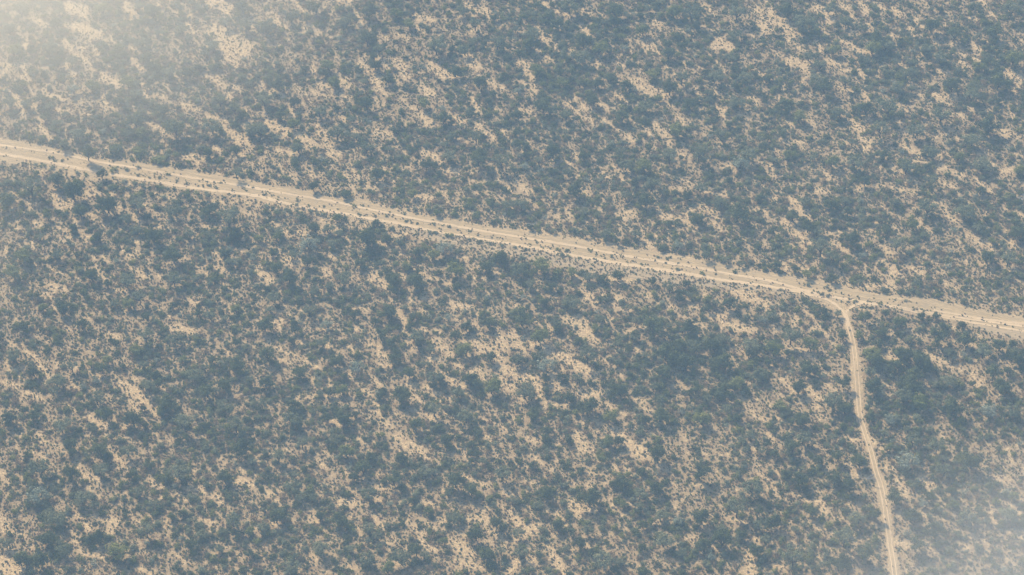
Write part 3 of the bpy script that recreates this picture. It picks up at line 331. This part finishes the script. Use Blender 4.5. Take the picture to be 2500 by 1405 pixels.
def tree_parts(seed, spread, crown_lo, crown_hi, flat, nclump, nleaf, leaf):
    """unit tree: crown radius 1, foot at the origin; limbs reach the clumps of leaves"""
    r = np.random.default_rng(seed); cl = []
    zc = (crown_lo + crown_hi) / 2; hz = (crown_hi - crown_lo) / 2
    while len(cl) < nclump:
        v = r.normal(size=3); v /= np.linalg.norm(v); q = r.uniform(.35, 1.12)
        if v[2] < -.45: continue
        x, y = v[0] * q * spread * .8, v[1] * q * .8; z = zc + v[2] * q * hz * (1 - flat * .3)
        cl.append((x, y, z, r.uniform(.10, .34)))
    P = []; O = []
    wts = np.array([c[3] ** 2 for c in cl]); wts /= wts.sum()
    for c, wt in zip(cl, wts):
        k = int(nleaf * wt) + 8; v = r.normal(size=(k, 3)); v /= np.linalg.norm(v, axis=1)[:, None]
        rad = c[3] * (.3 + r.gamma(2.2, .30, k))[:, None]; q = v * rad; q[:, 2] *= .62; P.append(q + np.array(c[:3])); O.append(v)
    P = np.concatenate(P); crown = leaf_cards(P, leaf, r, out=np.concatenate(O))
    segs = []; fork = (r.normal() * .05, r.normal() * .05, crown_lo * .62)
    segs.append(((0, 0, -.12), (fork[0] * .5, fork[1] * .5, fork[2] * .5), .085, .065)); segs.append(((fork[0] * .5, fork[1] * .5, fork[2] * .5), fork, .065, .055))
    mains = [cl[i] for i in r.choice(len(cl), 5, replace=False)]
    hubs = []
    for c in mains:
        mid = (fork[0] + (c[0] - fork[0]) * .5 + r.normal() * .04, fork[1] + (c[1] - fork[1]) * .5 + r.normal() * .04, fork[2] + (c[2] - fork[2]) * .42)
        segs.append((fork, mid, .045, .03)); segs.append((mid, c[:3], .03, .012)); hubs.append(mid)
    for c in cl:
        if c in mains: continue
        h = min(hubs, key=lambda h: sum((h[i] - c[i]) ** 2 for i in range(3))); segs.append((h, c[:3], .02, .006))
    return crown, tube(segs)
def bush_cards(seed, nclump, nleaf, leaf, high=1.0, wide=1.0):
    r = np.random.default_rng(seed); P = []; O = []
    for i in range(nclump):
        a = r.uniform(0, 6.28); q = r.uniform(0, .72) ** .8; rad = r.uniform(.24, .48)
        c = np.array([math.cos(a) * q * wide, math.sin(a) * q, r.uniform(.25, .95 - .35 * q) * high])
        k = int(nleaf / nclump * (rad / .36) ** 2) + 4; v = r.normal(size=(k, 3)); v /= np.linalg.norm(v, axis=1)[:, None]
        pp = v * (rad * (.3 + r.gamma(2.2, .30, k))[:, None]) + c; pp[:, 2] = np.abs(pp[:, 2]); P.append(pp); O.append(v)
    return leaf_cards(np.concatenate(P), leaf, r, out=np.concatenate(O))

TREE_KINDS = []        # (tint, height factor, crown parts, trunk parts)
specs = [('dark', 1.0, .35, 1.45, 0, 24, 2100, .060), ('dark', 1.15, .25, 1.25, 0, 24, 2100, .060), ('grey', 1.0, .4, 1.5, .3, 22, 1600, .056), ('grey', 1.2, .45, 1.3, .4, 24, 1650, .056),
         ('green', 1.0, .3, 1.35, 0, 22, 1850, .060), ('grey', 1.0, .75, 1.75, .3, 20, 1100, .052), ('dark', .95, .5, 1.5, 0, 20, 1700, .060), ('pale', 1.1, .35, 1.25, .3, 20, 1300, .056)]
for i, s in enumerate(specs):
    c, t = tree_parts(100 + i, *s[1:])
    TREE_KINDS.append((s[0], (s[2] + s[3]) / 2, to_obj('crown', *c, M_LEAF[s[0]], link=False), to_obj('trunk', *t, M_BARK, link=False)))
BUSH_KINDS = []
bs = [('dark', 9, 420, .12, 1.1, 1), ('dark', 7, 360, .13, .9, 1.25), ('grey', 9, 330, .11, 1.0, 1), ('grey', 11, 360, .11, .85, 1.3), ('green', 8, 380, .12, 1.0, 1.1), ('green', 6, 300, .13, .8, 1), ('grey', 6, 230, .12, 1.2, .9), ('pale', 8, 260, .11, .9, 1)]
for i, s in enumerate(bs):
    BUSH_KINDS.append((s[0], to_obj('bush', *bush_cards(300 + i, *s[1:]), M_LEAF[s[0]], link=False)))
TWIG_KINDS = [to_obj('twiggy_bush', *bush_cards(400 + i, 7, 190, .10, .9, 1.1), M_TWIG, link=False) for i in range(2)]
GRASS_KINDS = [to_obj('tuft', *bush_cards(500 + i, 4, 50, .24, .8, 1), m, link=False) for i, m in enumerate((M_GRASS, M_TWIG, M_LEAF['grey'], M_LEAF['green'], M_LEAF['dark']))]

# ------------------------------------------------------------------ ground
xa, ya = ground_at(-MX + 20, 1405 + MY - 20); xb, yb = ground_at(2500 + MX, -MY + 40)
X0, X1, Y0, Y1 = -float(xb) * 1.02, float(xb) * 1.02, float(ya), float(yb)
STEP = 1.0
xs = np.concatenate([[-9000, -3000, -900], np.arange(X0, X1, STEP), [900, 3000, 9000]]); ys = np.concatenate([[-3000, 0], np.arange(Y0, Y1, STEP), [Y1 + 300, 4000, 9000]])
GX, GY = np.meshgrid(xs, ys); edge = np.clip(np.minimum.reduce([GX - X0, X1 - GX, GY - Y0, Y1 - GY]) / 30, 0, 1)
GZ = relief(GX, GY) * edge
pxx, pyy = pixel_of(GX, GY, GZ)
bm = np.where(edge > 0, sample(clear_all, pxx, pyy), .15)
bm = np.maximum(bm, .38 * scrubby(pxx, pyy) * (edge > 0))
nx, ny = len(xs), len(ys); idx = np.arange(nx * ny).reshape(ny, nx)
Fg = np.stack([idx[:-1, :-1], idx[:-1, 1:], idx[1:, 1:], idx[1:, :-1]], -1).reshape(-1, 4)
go = to_obj('ground', np.stack([GX, GY, GZ], -1).reshape(-1, 3), Fg, M_GROUND, smooth=True)
go.data.attributes.new('bare', 'FLOAT', 'POINT').data.foreach_set('value', bm.ravel().astype(np.float32))
tag(go, kind='structure')
def zat(x, y):
    e = np.clip(np.minimum.reduce([x - X0, X1 - x, y - Y0, Y1 - y]) / 30, 0, 1)
    return relief(x, y) * e

# ------------------------------------------------------------------ ribbons of sand lying on the ground
def ribbon(name, left, right, m, lift, ncross):
    """left/right: lists of ground points (x, y) of equal length"""
    L = np.array(left); Q = np.array(right); k = len(L); t = np.linspace(0, 1, ncross)
    P = L[:, None, :] * (1 - t)[None, :, None] + Q[:, None, :] * t[None, :, None]
    z = zat(P[..., 0], P[..., 1]) + lift
    V = np.concatenate([P, z[..., None]], -1).reshape(-1, 3)
    i = np.arange(k * ncross).reshape(k, ncross)
    Fc = np.stack([i[:-1, :-1], i[1:, :-1], i[1:, 1:], i[:-1, 1:]], -1).reshape(-1, 4)
    o = to_obj(name, V, Fc, m, smooth=True)
    if np.mean([p.normal.z for p in o.data.polygons[:50]]) < 0: o.data.flip_normals()
    mid = (L + Q) / 2; s = np.concatenate([[0], np.cumsum(np.linalg.norm(np.diff(mid, axis=0), axis=1))])
    wdt = np.linalg.norm(L - Q, axis=1)
    uv = np.stack([np.repeat(s[:, None], ncross, 1), (t[None, :] - .5) * wdt[:, None]], -1).reshape(-1, 2)
    ul = o.data.uv_layers.new(name='UVMap'); li = np.empty(len(o.data.loops), np.int32); o.data.loops.foreach_get('vertex_index', li)
    ul.data.foreach_set('uv', uv[li].ravel().astype(np.float32))
    return tag(o, kind='structure')
def wob(n, amp, cell, seed):
    r = np.random.default_rng(seed); a = r.uniform(-1, 1, n // cell + 3)
    return np.interp(np.arange(n) / cell, np.arange(len(a)), a) * amp
xx = np.arange(-240, 2780, 2.0); k = len(xx)
up = interp(UPPER, xx) + wob(k, 2.2, 3, 1) + wob(k, 1.5, 1, 2); lo = interp(LOWER, xx) + wob(k, 2.0, 4, 3) + wob(k, 1.2, 1, 4)
def gp(x, y): a, b = ground_at(x, y); return np.stack([a, b], -1)
ribbon('track', gp(xx, up), gp(xx, lo), M_SWATH, .05, 16)
vx = np.arange(980, 2780, 2.0); kv = len(vx)
vl = interp([(980, 560), (1050, 588), (1250, 624), (1375, 652), (1500, 674), (1640, 692), (1760, 704), (1900, 716), (2000, 730)], vx) + wob(kv, 3, 4, 5) + wob(kv, 2, 1, 6)
sel = vx < 1980
ribbon('grass_verge', gp(vx[sel], interp(LOWER, vx[sel]) - 2), gp(vx[sel], np.maximum(vl[sel], interp(LOWER, vx[sel]))), M_VERGE, .075, 6)
sel = (vx > 2330)
ribbon('grass_verge', gp(vx[sel], interp([(2330, 784), (2500, 812), (2800, 862)], vx[sel])), gp(vx[sel], interp(LOWER, vx[sel]) + 2 + wob(kv, 3, 3, 7)[sel]), M_VERGE, .075, 6)
def path_ribbon(name, pts, m, lift, off=0.0, halfw=None, seed=0, cross=4):
    """pts: (px, py, full width in photo pixels or metres); off and halfw in metres"""
    g = np.array([[*map(float, ground_at(p[0], p[1]))] for p in pts]); s = np.concatenate([[0], np.cumsum(np.linalg.norm(np.diff(g, axis=0), axis=1))])
    q = np.arange(0, s[-1], .8); C = np.stack([np.interp(q, s, g[:, 0]), np.interp(q, s, g[:, 1])], -1)
    ker = np.ones(9) / 9; Cs = np.stack([np.convolve(np.pad(C[:, i], 4, 'edge'), ker, 'valid') for i in (0, 1)], -1)
    T = np.gradient(Cs, axis=0); T /= np.linalg.norm(T, axis=1)[:, None]; Nn = np.stack([-T[:, 1], T[:, 0]], -1)
    if halfw is None: hw = np.interp(q, s, [p[2] * metres_per_px(p[0], p[1]) / 2 for p in pts])
    else: hw = np.full(len(q), halfw)
    n = len(q); rag = (.34 if halfw is None else .25) * hw
    l = Cs + Nn * (off + hw + wob(n, 1, 3, seed) * rag + wob(n, 1, 1, seed + 1) * rag)[:, None]; r_ = Cs + Nn * (off - hw + wob(n, 1, 3, seed + 2) * rag + wob(n, 1, 1, seed + 3) * rag)[:, None]
    return ribbon(name, l, r_, m, lift, cross)
path_ribbon('side_road', SIDE, M_SWATH, .10, seed=20)
path_ribbon('side_road', FORK, M_RUT, .13, seed=30)
for off in (-.85, .85): path_ribbon('wheel_rut', SIDE[3:], M_RUT, .16, off=off, halfw=.26, seed=40)
path_ribbon('wheel_rut', SIDE[:6], M_RUT, .19, halfw=.8, seed=44)
L_RUT = [(-240, 334), (0, 376), (62, 386), (125, 398), (200, 413), (275, 427), (375, 442), (500, 463), (625, 480), (700, 498), (830, 521), (937, 541), (1050, 563), (1250, 596), (1375, 621), (1500, 641), (1625, 661), (1750, 683), (1875, 700), (1960, 714), (1995, 724)]
U_RUT = [(-240, 310), (0, 354), (125, 372), (250, 398), (400, 422), (625, 462), (800, 490), (1000, 533), (1250, 576), (1400, 601), (1525, 624), (1700, 655), (1875, 686), (2025, 725), (2150, 746), (2275, 767), (2500, 795), (2780, 842)]
R_RUT = [(2112, 743), (2170, 749), (2250, 766), (2375, 787), (2500, 808), (2780, 858)]
R2_RUT = [(2275, 758), (2400, 778), (2500, 789), (2780, 832)]
for i, (pl, w1) in enumerate(((L_RUT, 1.25), (U_RUT, .95), (R_RUT, .8), (R2_RUT, .8))):
    path_ribbon('wheel_rut', [(a, b, 1) for a, b in pl], M_RUT, .12, halfw=w1, seed=50 + 4 * i)

# ------------------------------------------------------------------ where plants stand
dS = 1.0 / math.tan(R(SUN_EL)); shx, shy = math.sin(R(SUN_AZ)), -math.cos(R(SUN_AZ))      # shadow direction on the ground
def lists(src):
    out = []
    for t, s in src.items():
        for q in s.split(';'):
            a, b, c = map(float, q.split()); x, y = tile_px(t, a, b); out.append((x, y, c / 4.0))
    return out
def grow(n, r, rad_lo, rad_hi, dens, pw=1.6, hf=1.0, tol=.4):
    """scatter n plants over the mapped ground, keeping bare patches bare"""
    x = r.uniform(X0, X1, n); y = r.uniform(Y0, Y1, n); rad = rad_lo + (rad_hi - rad_lo) * r.random(n) ** pw
    h = rad * hf
    little = (rad < 1.05) & (r.random(n) < .30)
    a, b = pixel_of(x, y, h * .5); ok = (sample(clear_all, a, b) < tol) | little
    a, b = pixel_of(x, y - rad * .6, 0); ok &= (sample(clear_all, a, b) < .6) | little
    sw = np.maximum(swath, road)
    for ox in (-.75, 0, .75):
        a, b = pixel_of(x + rad * ox, y, 0); ok &= sample(sw, a, b) < .5
        a, b = pixel_of(x + rad * ox, y - rad * .7, 0); ok &= sample(sw, a, b) < .5
    for ox, hz_ in ((0, 1.0), (-.9, .6), (.9, .6), (0, .5)):
        a, b = pixel_of(x + rad * ox, y, h * hz_); ok &= (sample(sw, a, b) < .4) | (r.random(n) < .05)
    a, b = pixel_of(x + shx * h * dS * .75, y + shy * h * dS * .75, 0)
    ok &= (sample(bare, a, b) < .55) | (r.random(n) < .35)
    a, b = pixel_of(x, y, 0); ok &= r.random(n) < dens(a, b)
    return x[ok], y[ok], rad[ok]
clump = smooth_noise(gpx.shape, 22, rng) * .45 + smooth_noise(gpx.shape, 9, rng) * .3 + smooth_noise(gpx.shape, 4, rng) * .25
def near_swath(a, b): return np.exp(-((b - interp(UPPER, a)) / 110.0) ** 2) * (b < interp(UPPER, a) + 5)

# named trees from the photograph: the 300 largest become things of their own
listed = sorted(lists(TREES), key=lambda q: -q[2])
def place_listed(px, py, wpx):
    mp = metres_per_px(px, py); r = wpx * mp * .5 * .96
    return r
CUTC = lambda x: float((interp(UPPER, x) + interp(LOWER, x)) / 2)
used_labels = set()
def spot(px, py):
    """where a thing stands in the picture, told from the sandy cut line and the side road"""
    n = abs(CUTC(px) - py) / 60.0; side = 'above' if py < CUTC(px) else 'below'
    return n, side, px / 25.0
def unique_label(head, px, py):
    n, side, p = spot(px, py)
    for fmt_n, fmt_p in (('%.0f', '%.0f'), ('%.1f', '%.0f'), ('%.1f', '%.1f'), ('%.2f', '%.1f')):
        l = '%s %s widths %s the sandy track, %s percent along from left' % (head, fmt_n % n, side, fmt_p % p)
        if l not in used_labels: used_labels.add(l); return l
    return l
TINT = {'dark': 'dark green', 'grey': 'grey-green', 'green': 'olive green', 'pale': 'pale grey-green'}
r2 = np.random.default_rng(77)
N_TREES = 300
pts_tree = []
def add_tree(x, y, rad, kind, rot, label, hs=1.0, name='bush_tree'):
    tint, zc, cr, tr = TREE_KINDS[kind]
    e = bpy.data.objects.new(name, None); scene.collection.objects.link(e)
    e.location = (x, y, float(zat(x, y))); e.rotation_euler = (0, 0, rot); e.scale = (rad, rad, rad * hs); e.empty_display_size = .5
    for src in (cr, tr):
        c = src.copy(); scene.collection.objects.link(c); c.parent = e
    return tag(e, label, 'tree', 'trees standing in the bush')
kinds_w = np.array([.19, .14, .17, .13, .12, .10, .12, .03]); kinds_w /= kinds_w.sum()
add_rest = []
for i, (px, py, wpx) in enumerate(listed):
    rad = place_listed(px, py, wpx); kind = int(r2.choice(8, p=kinds_w)); zc = TREE_KINDS[kind][1] * rad
    if py > CUTC(px) and px > 1500 and py < 1150 and kind in (2, 3, 5, 7) and r2.random() < .6: kind = int(r2.choice([0, 1, 6]))
    if py < 450 and px > 1500 and kind in (0, 1, 6) and r2.random() < .35: kind = int(r2.choice([2, 3, 5]))
    low = .5 if CUTC(px) - 75 < py < CUTC(px) else 1.0
    if low < 1: rad *= .8; zc *= .4
    x, y = ground_at(px, py, zc); x, y = float(x), float(y)
    if i < N_TREES:
        size = 'wide' if wpx > 49 else ('broad' if wpx > 39 else 'mid-sized')
        add_tree(x, y, rad, kind, r2.uniform(0, 6.28), unique_label('%s %s tree' % (size, TINT[TREE_KINDS[kind][0]]), px, py), low)
    else: add_rest.append((x, y, rad, kind))
# the tree that leans over the cut line
px, py = 214, 373; rad = 20.0 * metres_per_px(px, py)
lx, ly = ground_at(px, py, TREE_KINDS[0][1] * rad * 1.25)
add_tree(float(lx), float(ly), rad, 0, .4, 'lone tall dark tree casting its shadow right across the wide sandy track', 1.3)

# ------------------------------------------------------------------ bushes: things of their own
pts_bush = []
n_road = 0
bush_src = {}
def add_bush(x, y, rad, kind, rot, label, group, name='bush', hs=1.0):
    o = BUSH_KINDS[kind][1].copy(); o.name = name; scene.collection.objects.link(o)
    o.location = (x, y, float(zat(x, y))); o.rotation_euler = (0, 0, rot); o.scale = (rad, rad, rad * hs)
    return tag(o, label, 'bush' if name == 'bush' else 'shrub', group)
for i, (px, py, wpx) in enumerate(lists(ROADSIDE)):
    rad = max(wpx * metres_per_px(px, py) * .5, .45); x, y = ground_at(px, py + 1, rad * .35)
    kind = int(r2.choice([0, 2, 2, 3, 4, 6])); size = 'tiny' if wpx < 9 else ('small' if wpx < 17 else 'spreading')
    on = interp(LOWER, px) > py + 2
    h = '%s %s shrub on the bare sandy track' % (size, TINT[BUSH_KINDS[kind][0]]) if on else '%s %s shrub edging the sandy track below' % (size, TINT[BUSH_KINDS[kind][0]])
    l = None
    for f in ('%.0f', '%.1f', '%.2f'):
        l = (h + ', ' + f + ' percent along from left') % (px / 25.0)
        if l not in used_labels: break
    used_labels.add(l)
    add_bush(float(x), float(y), rad, kind, r2.uniform(0, 6.28), l, 'shrubs on the sandy track and its edge', 'roadside_shrub', r2.uniform(.5, .85))

dens_b = lambda a, b: np.clip(.60 + 1.9 * (sample(clump, a, b) - .5) + .10 * scrubby(a, b) + .5 * thicket(a, b), .08, 1)
bx, by, br = grow(150000, r2, .45, 2.3, dens_b, 2.3, 1.0)
order = np.argsort(-br); inview = []
for j in order:
    a, b = pixel_of(bx[j], by[j], br[j] * .5)
    if 8 < a < 2492 and 8 < b < 1397: inview.append(j)
    if len(inview) == 300: break
big = set(inview)
for j in inview:
    a, b = pixel_of(bx[j], by[j], br[j] * .5); kind = int(r2.choice(8, p=[.18, .14, .18, .14, .14, .08, .11, .03]))
    add_bush(float(bx[j]), float(by[j]), float(br[j]), kind, r2.uniform(0, 6.28), unique_label('round %s bush' % TINT[BUSH_KINDS[kind][0]], float(a), float(b)), 'bushes in the scrub', 'bush', r2.uniform(.8, 1.15))

# ------------------------------------------------------------------ the masses: one object each, sources kept out of the scene
def mass(name, P, rad, rot, which, sources, label, cat, tilt=0.0):
    me = bpy.data.meshes.new(name); n = len(P)
    me.vertices.add(n); me.vertices.foreach_set('co', np.asarray(P, np.float32).ravel())
    for an, ty, val in (('rad', 'FLOAT', rad), ('rot', 'FLOAT', rot), ('which', 'INT', which)):
        me.attributes.new(an, ty, 'POINT').data.foreach_set('value', np.asarray(val, np.float32 if ty == 'FLOAT' else np.int32))
    o = bpy.data.objects.new(name, me); scene.collection.objects.link(o); tag(o, label, cat, kind='stuff')
    g = bpy.data.node_groups.new(name + '_growth', 'GeometryNodeTree')
    g.interface.new_socket('Geometry', in_out='INPUT', socket_type='NodeSocketGeometry'); g.interface.new_socket('Geometry', in_out='OUTPUT', socket_type='NodeSocketGeometry')
    gi = g.nodes.new('NodeGroupInput'); gout = g.nodes.new('NodeGroupOutput')
    m2p = g.nodes.new('GeometryNodeMeshToPoints'); g.links.new(gi.outputs[0], m2p.inputs[0])
    iop = g.nodes.new('GeometryNodeInstanceOnPoints'); g.links.new(m2p.outputs[0], iop.inputs['Points'])
    ji = g.nodes.new('GeometryNodeGeometryToInstance')
    for s in reversed(sources):
        oi = g.nodes.new('GeometryNodeObjectInfo'); oi.inputs['Object'].default_value = s; oi.inputs['As Instance'].default_value = False
        g.links.new(oi.outputs['Geometry'], ji.inputs[0])
    g.links.new(ji.outputs[0], iop.inputs['Instance'])
    def att(nm, ty):
        a = g.nodes.new('GeometryNodeInputNamedAttribute'); a.data_type = ty; a.inputs['Name'].default_value = nm
        return a.outputs[0]
    iop.inputs['Pick Instance'].default_value = True; g.links.new(att('which', 'INT'), iop.inputs['Instance Index'])
    cx = g.nodes.new('ShaderNodeCombineXYZ'); g.links.new(att('rot', 'FLOAT'), cx.inputs[2]); g.links.new(cx.outputs[0], iop.inputs['Rotation'])
    cs = g.nodes.new('ShaderNodeCombineXYZ'); rd = att('rad', 'FLOAT')
    for i in range(3): g.links.new(rd, cs.inputs[i])
    g.links.new(cs.outputs[0], iop.inputs['Scale']); g.links.new(iop.outputs[0], gout.inputs[0])
    md = o.modifiers.new('growth', 'NODES'); md.node_group = g
    return o
def xyz(x, y): return np.stack([x, y, zat(x, y)], -1)
def merged_tree(kind):      # crown and trunk of one kind joined, for the wood in the mass
    cr, tr = TREE_KINDS[kind][2].data, TREE_KINDS[kind][3].data
    V = []; Fq = []; mi = []
    for k, me in enumerate((cr, tr)):
        v = np.empty(len(me.vertices) * 3, np.float32); me.vertices.foreach_get('co', v); f = np.empty(len(me.polygons) * 4, np.int32); me.loops.foreach_get('vertex_index', f)
        Fq.append(f.reshape(-1, 4) + sum(len(q) for q in V)); V.append(v.reshape(-1, 3)); mi.append(np.full(len(me.polygons), k, np.int32))
    o = to_obj('tree', np.concatenate(V), np.concatenate(Fq), cr.materials[0], link=False); o.data.materials.append(M_BARK)
    o.data.polygons.foreach_set('material_index', np.concatenate(mi)); return o
mt = [merged_tree(i) for i in range(8)]
dens_t = lambda a, b: np.clip(.20 + 1.8 * (sample(clump, a, b) - .5) + 1.3 * thicket(a, b) - .9 * scrubby(a, b), 0, 1) * ~((b < interp(UPPER, a) + 4) & (b > interp(UPPER, a) - 38))
tx, ty, tr_ = grow(8200, r2, 1.7, 3.0, dens_t, 1.3, 1.9, .25)
tk = r2.choice(8, len(tx), p=kinds_w)
ar = np.array(add_rest)
tx = np.concatenate([tx, ar[:, 0]]); ty = np.concatenate([ty, ar[:, 1]]); tr_ = np.concatenate([tr_, ar[:, 2]]); tk = np.concatenate([tk, ar[:, 3].astype(int)])
mass('woodland', xyz(tx, ty), tr_, r2.uniform(0, 6.28, len(tx)), tk, mt, 'smaller grey-green trees scattered all through the bush on both sides of the track', 'woodland')
keep = np.array([j for j in range(len(bx)) if j not in big])
mass('scrub', xyz(bx[keep], by[keep]), br[keep], r2.uniform(0, 6.28, len(keep)), np.where((r2.random(len(keep)) < .55) & (scrubby(*pixel_of(bx[keep], by[keep])) > .4), r2.choice([2, 4, 5, 8, 9, 9], len(keep)), r2.choice(10, len(keep), p=[.14, .10, .12, .10, .10, .07, .07, .02, .14, .14])), [b[1] for b in BUSH_KINDS] + TWIG_KINDS,
     'low grey-green and brown scrub covering the ground between the trees', 'scrub')
def grass_pts(n, r):
    x = r.uniform(X0, X1, n); y = r.uniform(Y0, Y1, n); a, b = pixel_of(x, y)
    c = sample(bare, a, b); s = np.maximum(sample(swath, a, b), sample(road, a, b)); d = np.clip(.9 - c * .5, 0, 1) * (s < .3) + (s >= .3) * .03; d = np.maximum(d, .75 * sample(vg * 1.0, a, b))
    ok = r.random(n) < d; return x[ok], y[ok], .22 + .62 * r.random(ok.sum()) ** 1.5
qx, qy, qr = grass_pts(420000, r2)
ex, ey = [], []
for frac, cnt, spread in ((.45, 600, .06), (.66, 350, .05), (.95, 1500, .05), (.03, 400, .04)):
    a = r2.uniform(-200, 2700, cnt); dn = np.interp(a / 17.0, np.arange(200), np.clip(r2.normal(.35, .45, 200), 0, 1)); a = a[r2.random(cnt) < dn]
    u_, l_ = interp(UPPER, a), interp(LOWER, a); b = u_ + (l_ - u_) * (frac + r2.normal(0, spread, len(a))); x, y = ground_at(a, b); ex.append(x); ey.append(y)
for px_, py_, w_ in lists(ROADSIDE):
    k_ = int(w_ * .35) + 1; a = px_ + r2.normal(0, w_ * .8, k_); b = py_ + (a - px_) * .19 + r2.normal(0, w_ * .22, k_); x, y = ground_at(a, b); ex.append(x); ey.append(y)
ex = np.concatenate(ex); ey = np.concatenate(ey); qx = np.concatenate([qx, ex]); qy = np.concatenate([qy, ey]); qr = np.concatenate([qr, .25 + .6 * r2.random(len(ex)) ** 2])
mass('dry_grass', xyz(qx, qy), qr, r2.uniform(0, 6.28, len(qx)), r2.choice(5, len(qx), p=[.18, .27, .24, .16, .15]), GRASS_KINDS, 'dry straw and brown grass tufts and seedlings over the sand', 'dry grass')
print('plants', len(bx), len(tx), len(qx))

# ------------------------------------------------------------------ dead wood
def dead_tree(px, py, hgt, label, seed, fallen=False, m=M_DEAD, rot=0.0, thick=1.0):
    r = np.random.default_rng(seed); segs = []
    def br_(p, d, l, rad, lev):
        q = tuple(p[i] + d[i] * l for i in range(3)); segs.append((p, q, rad, rad * .6))
        if lev == 0: return
        for _ in range(3 if lev > 1 else 2):
            nd = np.array(d) + r.normal(size=3) * .55; nd[2] = abs(nd[2]) * .8 if not fallen else abs(nd[2]) * .25; nd /= np.linalg.norm(nd); br_(q, tuple(nd), l * r.uniform(.55, .8), rad * .55, lev - 1)
    z0 = -.2 if not fallen else .25
    br_((0, 0, z0), (0, .05, 1) if not fallen else (1, .1, .05), hgt * .42, hgt * .035 * thick, 3)
    x, y = map(float, ground_at(px, py)); o = to_obj('fallen_tree' if fallen else 'dead_tree', *tube(segs), m)
    o.location = (x, y, float(zat(x, y))); o.rotation_euler = (0, 0, rot); return tag(o, label, 'dead tree')
dead_tree(1298, 560, 6.5, 'bare white dead tree just above the sandy track, half way along it', 5, thick=1.3)
dead_tree(2494, 500, 7.5, 'bleached bare dead tree at the right edge, above the track end', 6, thick=1.4)
dead_tree(1835, 112, 6, 'pale bare tree skeleton near the top edge, three quarters across', 7, thick=1.2)
dead_tree(2118, 1178, 6, 'bleached dead branches in the bush just left of the narrow side road', 8, thick=1.1)
dead_tree(1672, 604, 4, 'small white dead stump beside the bushes on the upper edge of track', 12, thick=1.6)
dead_tree(1900, 228, 8, 'long dark fallen trunk lying level among trees towards the upper right', 9, True, M_BARK, .12, 1.3)
dead_tree(1678, 185, 6, 'dark fallen trunk with forked limbs, upper right of the centre', 10, True, M_BARK, .25, 1.3)
dead_tree(322, 179, 6, 'thin dark fallen branch lying level in the hazy upper left bush', 11, True, M_BARK, .1, 1.0)
dead_tree(2350, 130, 7, 'dark fallen limb below a sandy gap in the upper right corner woodland', 13, True, M_BARK, -.05, 1.1)

# ------------------------------------------------------------------ air
def haze_material(name, col, dens, soft=False):
    m, n, o = mat(name); v = N(n, 'ShaderNodeVolumePrincipled'); v.inputs['Color'].default_value = (*col, 1); v.inputs['Density'].default_value = dens; v.inputs['Anisotropy'].default_value = .35 if soft else 0.0
    if soft:
        tc = N(n, 'ShaderNodeTexCoord').outputs['Object']
        ln = N(n, 'ShaderNodeVectorMath', operation='LENGTH'); n.links.new(tc, ln.inputs[0])
        k = mth(n, 'SUBTRACT', 1.0, ln.outputs['Value']); k = mth(n, 'MAXIMUM', k, 0.0); k = mth(n, 'POWER', k, 1.4)
        k = mth(n, 'MULTIPLY', k, mth(n, 'MAXIMUM', mth(n, 'SUBTRACT', mth(n, 'MULTIPLY', noise(n, tc, 1.7, 3), 3.2), .55), .1))
        n.links.new(mth(n, 'MULTIPLY', k, dens), v.inputs['Density'])
    n.links.new(v.outputs[0], o.inputs['Volume']); return m
def box(name, lo_, hi_, m):
    V = [(x, y, z) for z in (lo_[2], hi_[2]) for y in (lo_[1], hi_[1]) for x in (lo_[0], hi_[0])]
    return to_obj(name, V, [(0, 2, 3, 1), (4, 5, 7, 6), (0, 1, 5, 4), (2, 6, 7, 3), (0, 4, 6, 2), (1, 3, 7, 5)], m)
hz = box('haze', (-9100, -3100, -6), (9100, 9100, CAM_H + 3), haze_material('haze_air', HAZE_COL, HAZE_DENS)); tag(hz, 'thin blue haze filling the air above the bush', 'haze', kind='stuff')
def wisp(px, py, dist, rx, ry, rz, dens, col, label):
    dx = (px - 1250) / F_PX; dy = -(py - 702.5) / F_PX; d = Vector((dx, cp + dy * sp, -sp + dy * cp)).normalized()
    c = Vector((0, 0, CAM_H)) + d * dist
    import bmesh
    bmh = bmesh.new(); bmesh.ops.create_icosphere(bmh, subdivisions=3, radius=1.0); me = bpy.data.meshes.new('mist'); bmh.to_mesh(me); bmh.free()
    me.materials.append(haze_material('mist_air', col, dens, True))
    o = bpy.data.objects.new('mist', me); scene.collection.objects.link(o); o.location = c; o.scale = (rx, ry, rz); o.rotation_euler = (R(-PITCH), 0, 0)
    return tag(o, label, 'mist', kind='stuff')
for a in WISPS: wisp(*a)
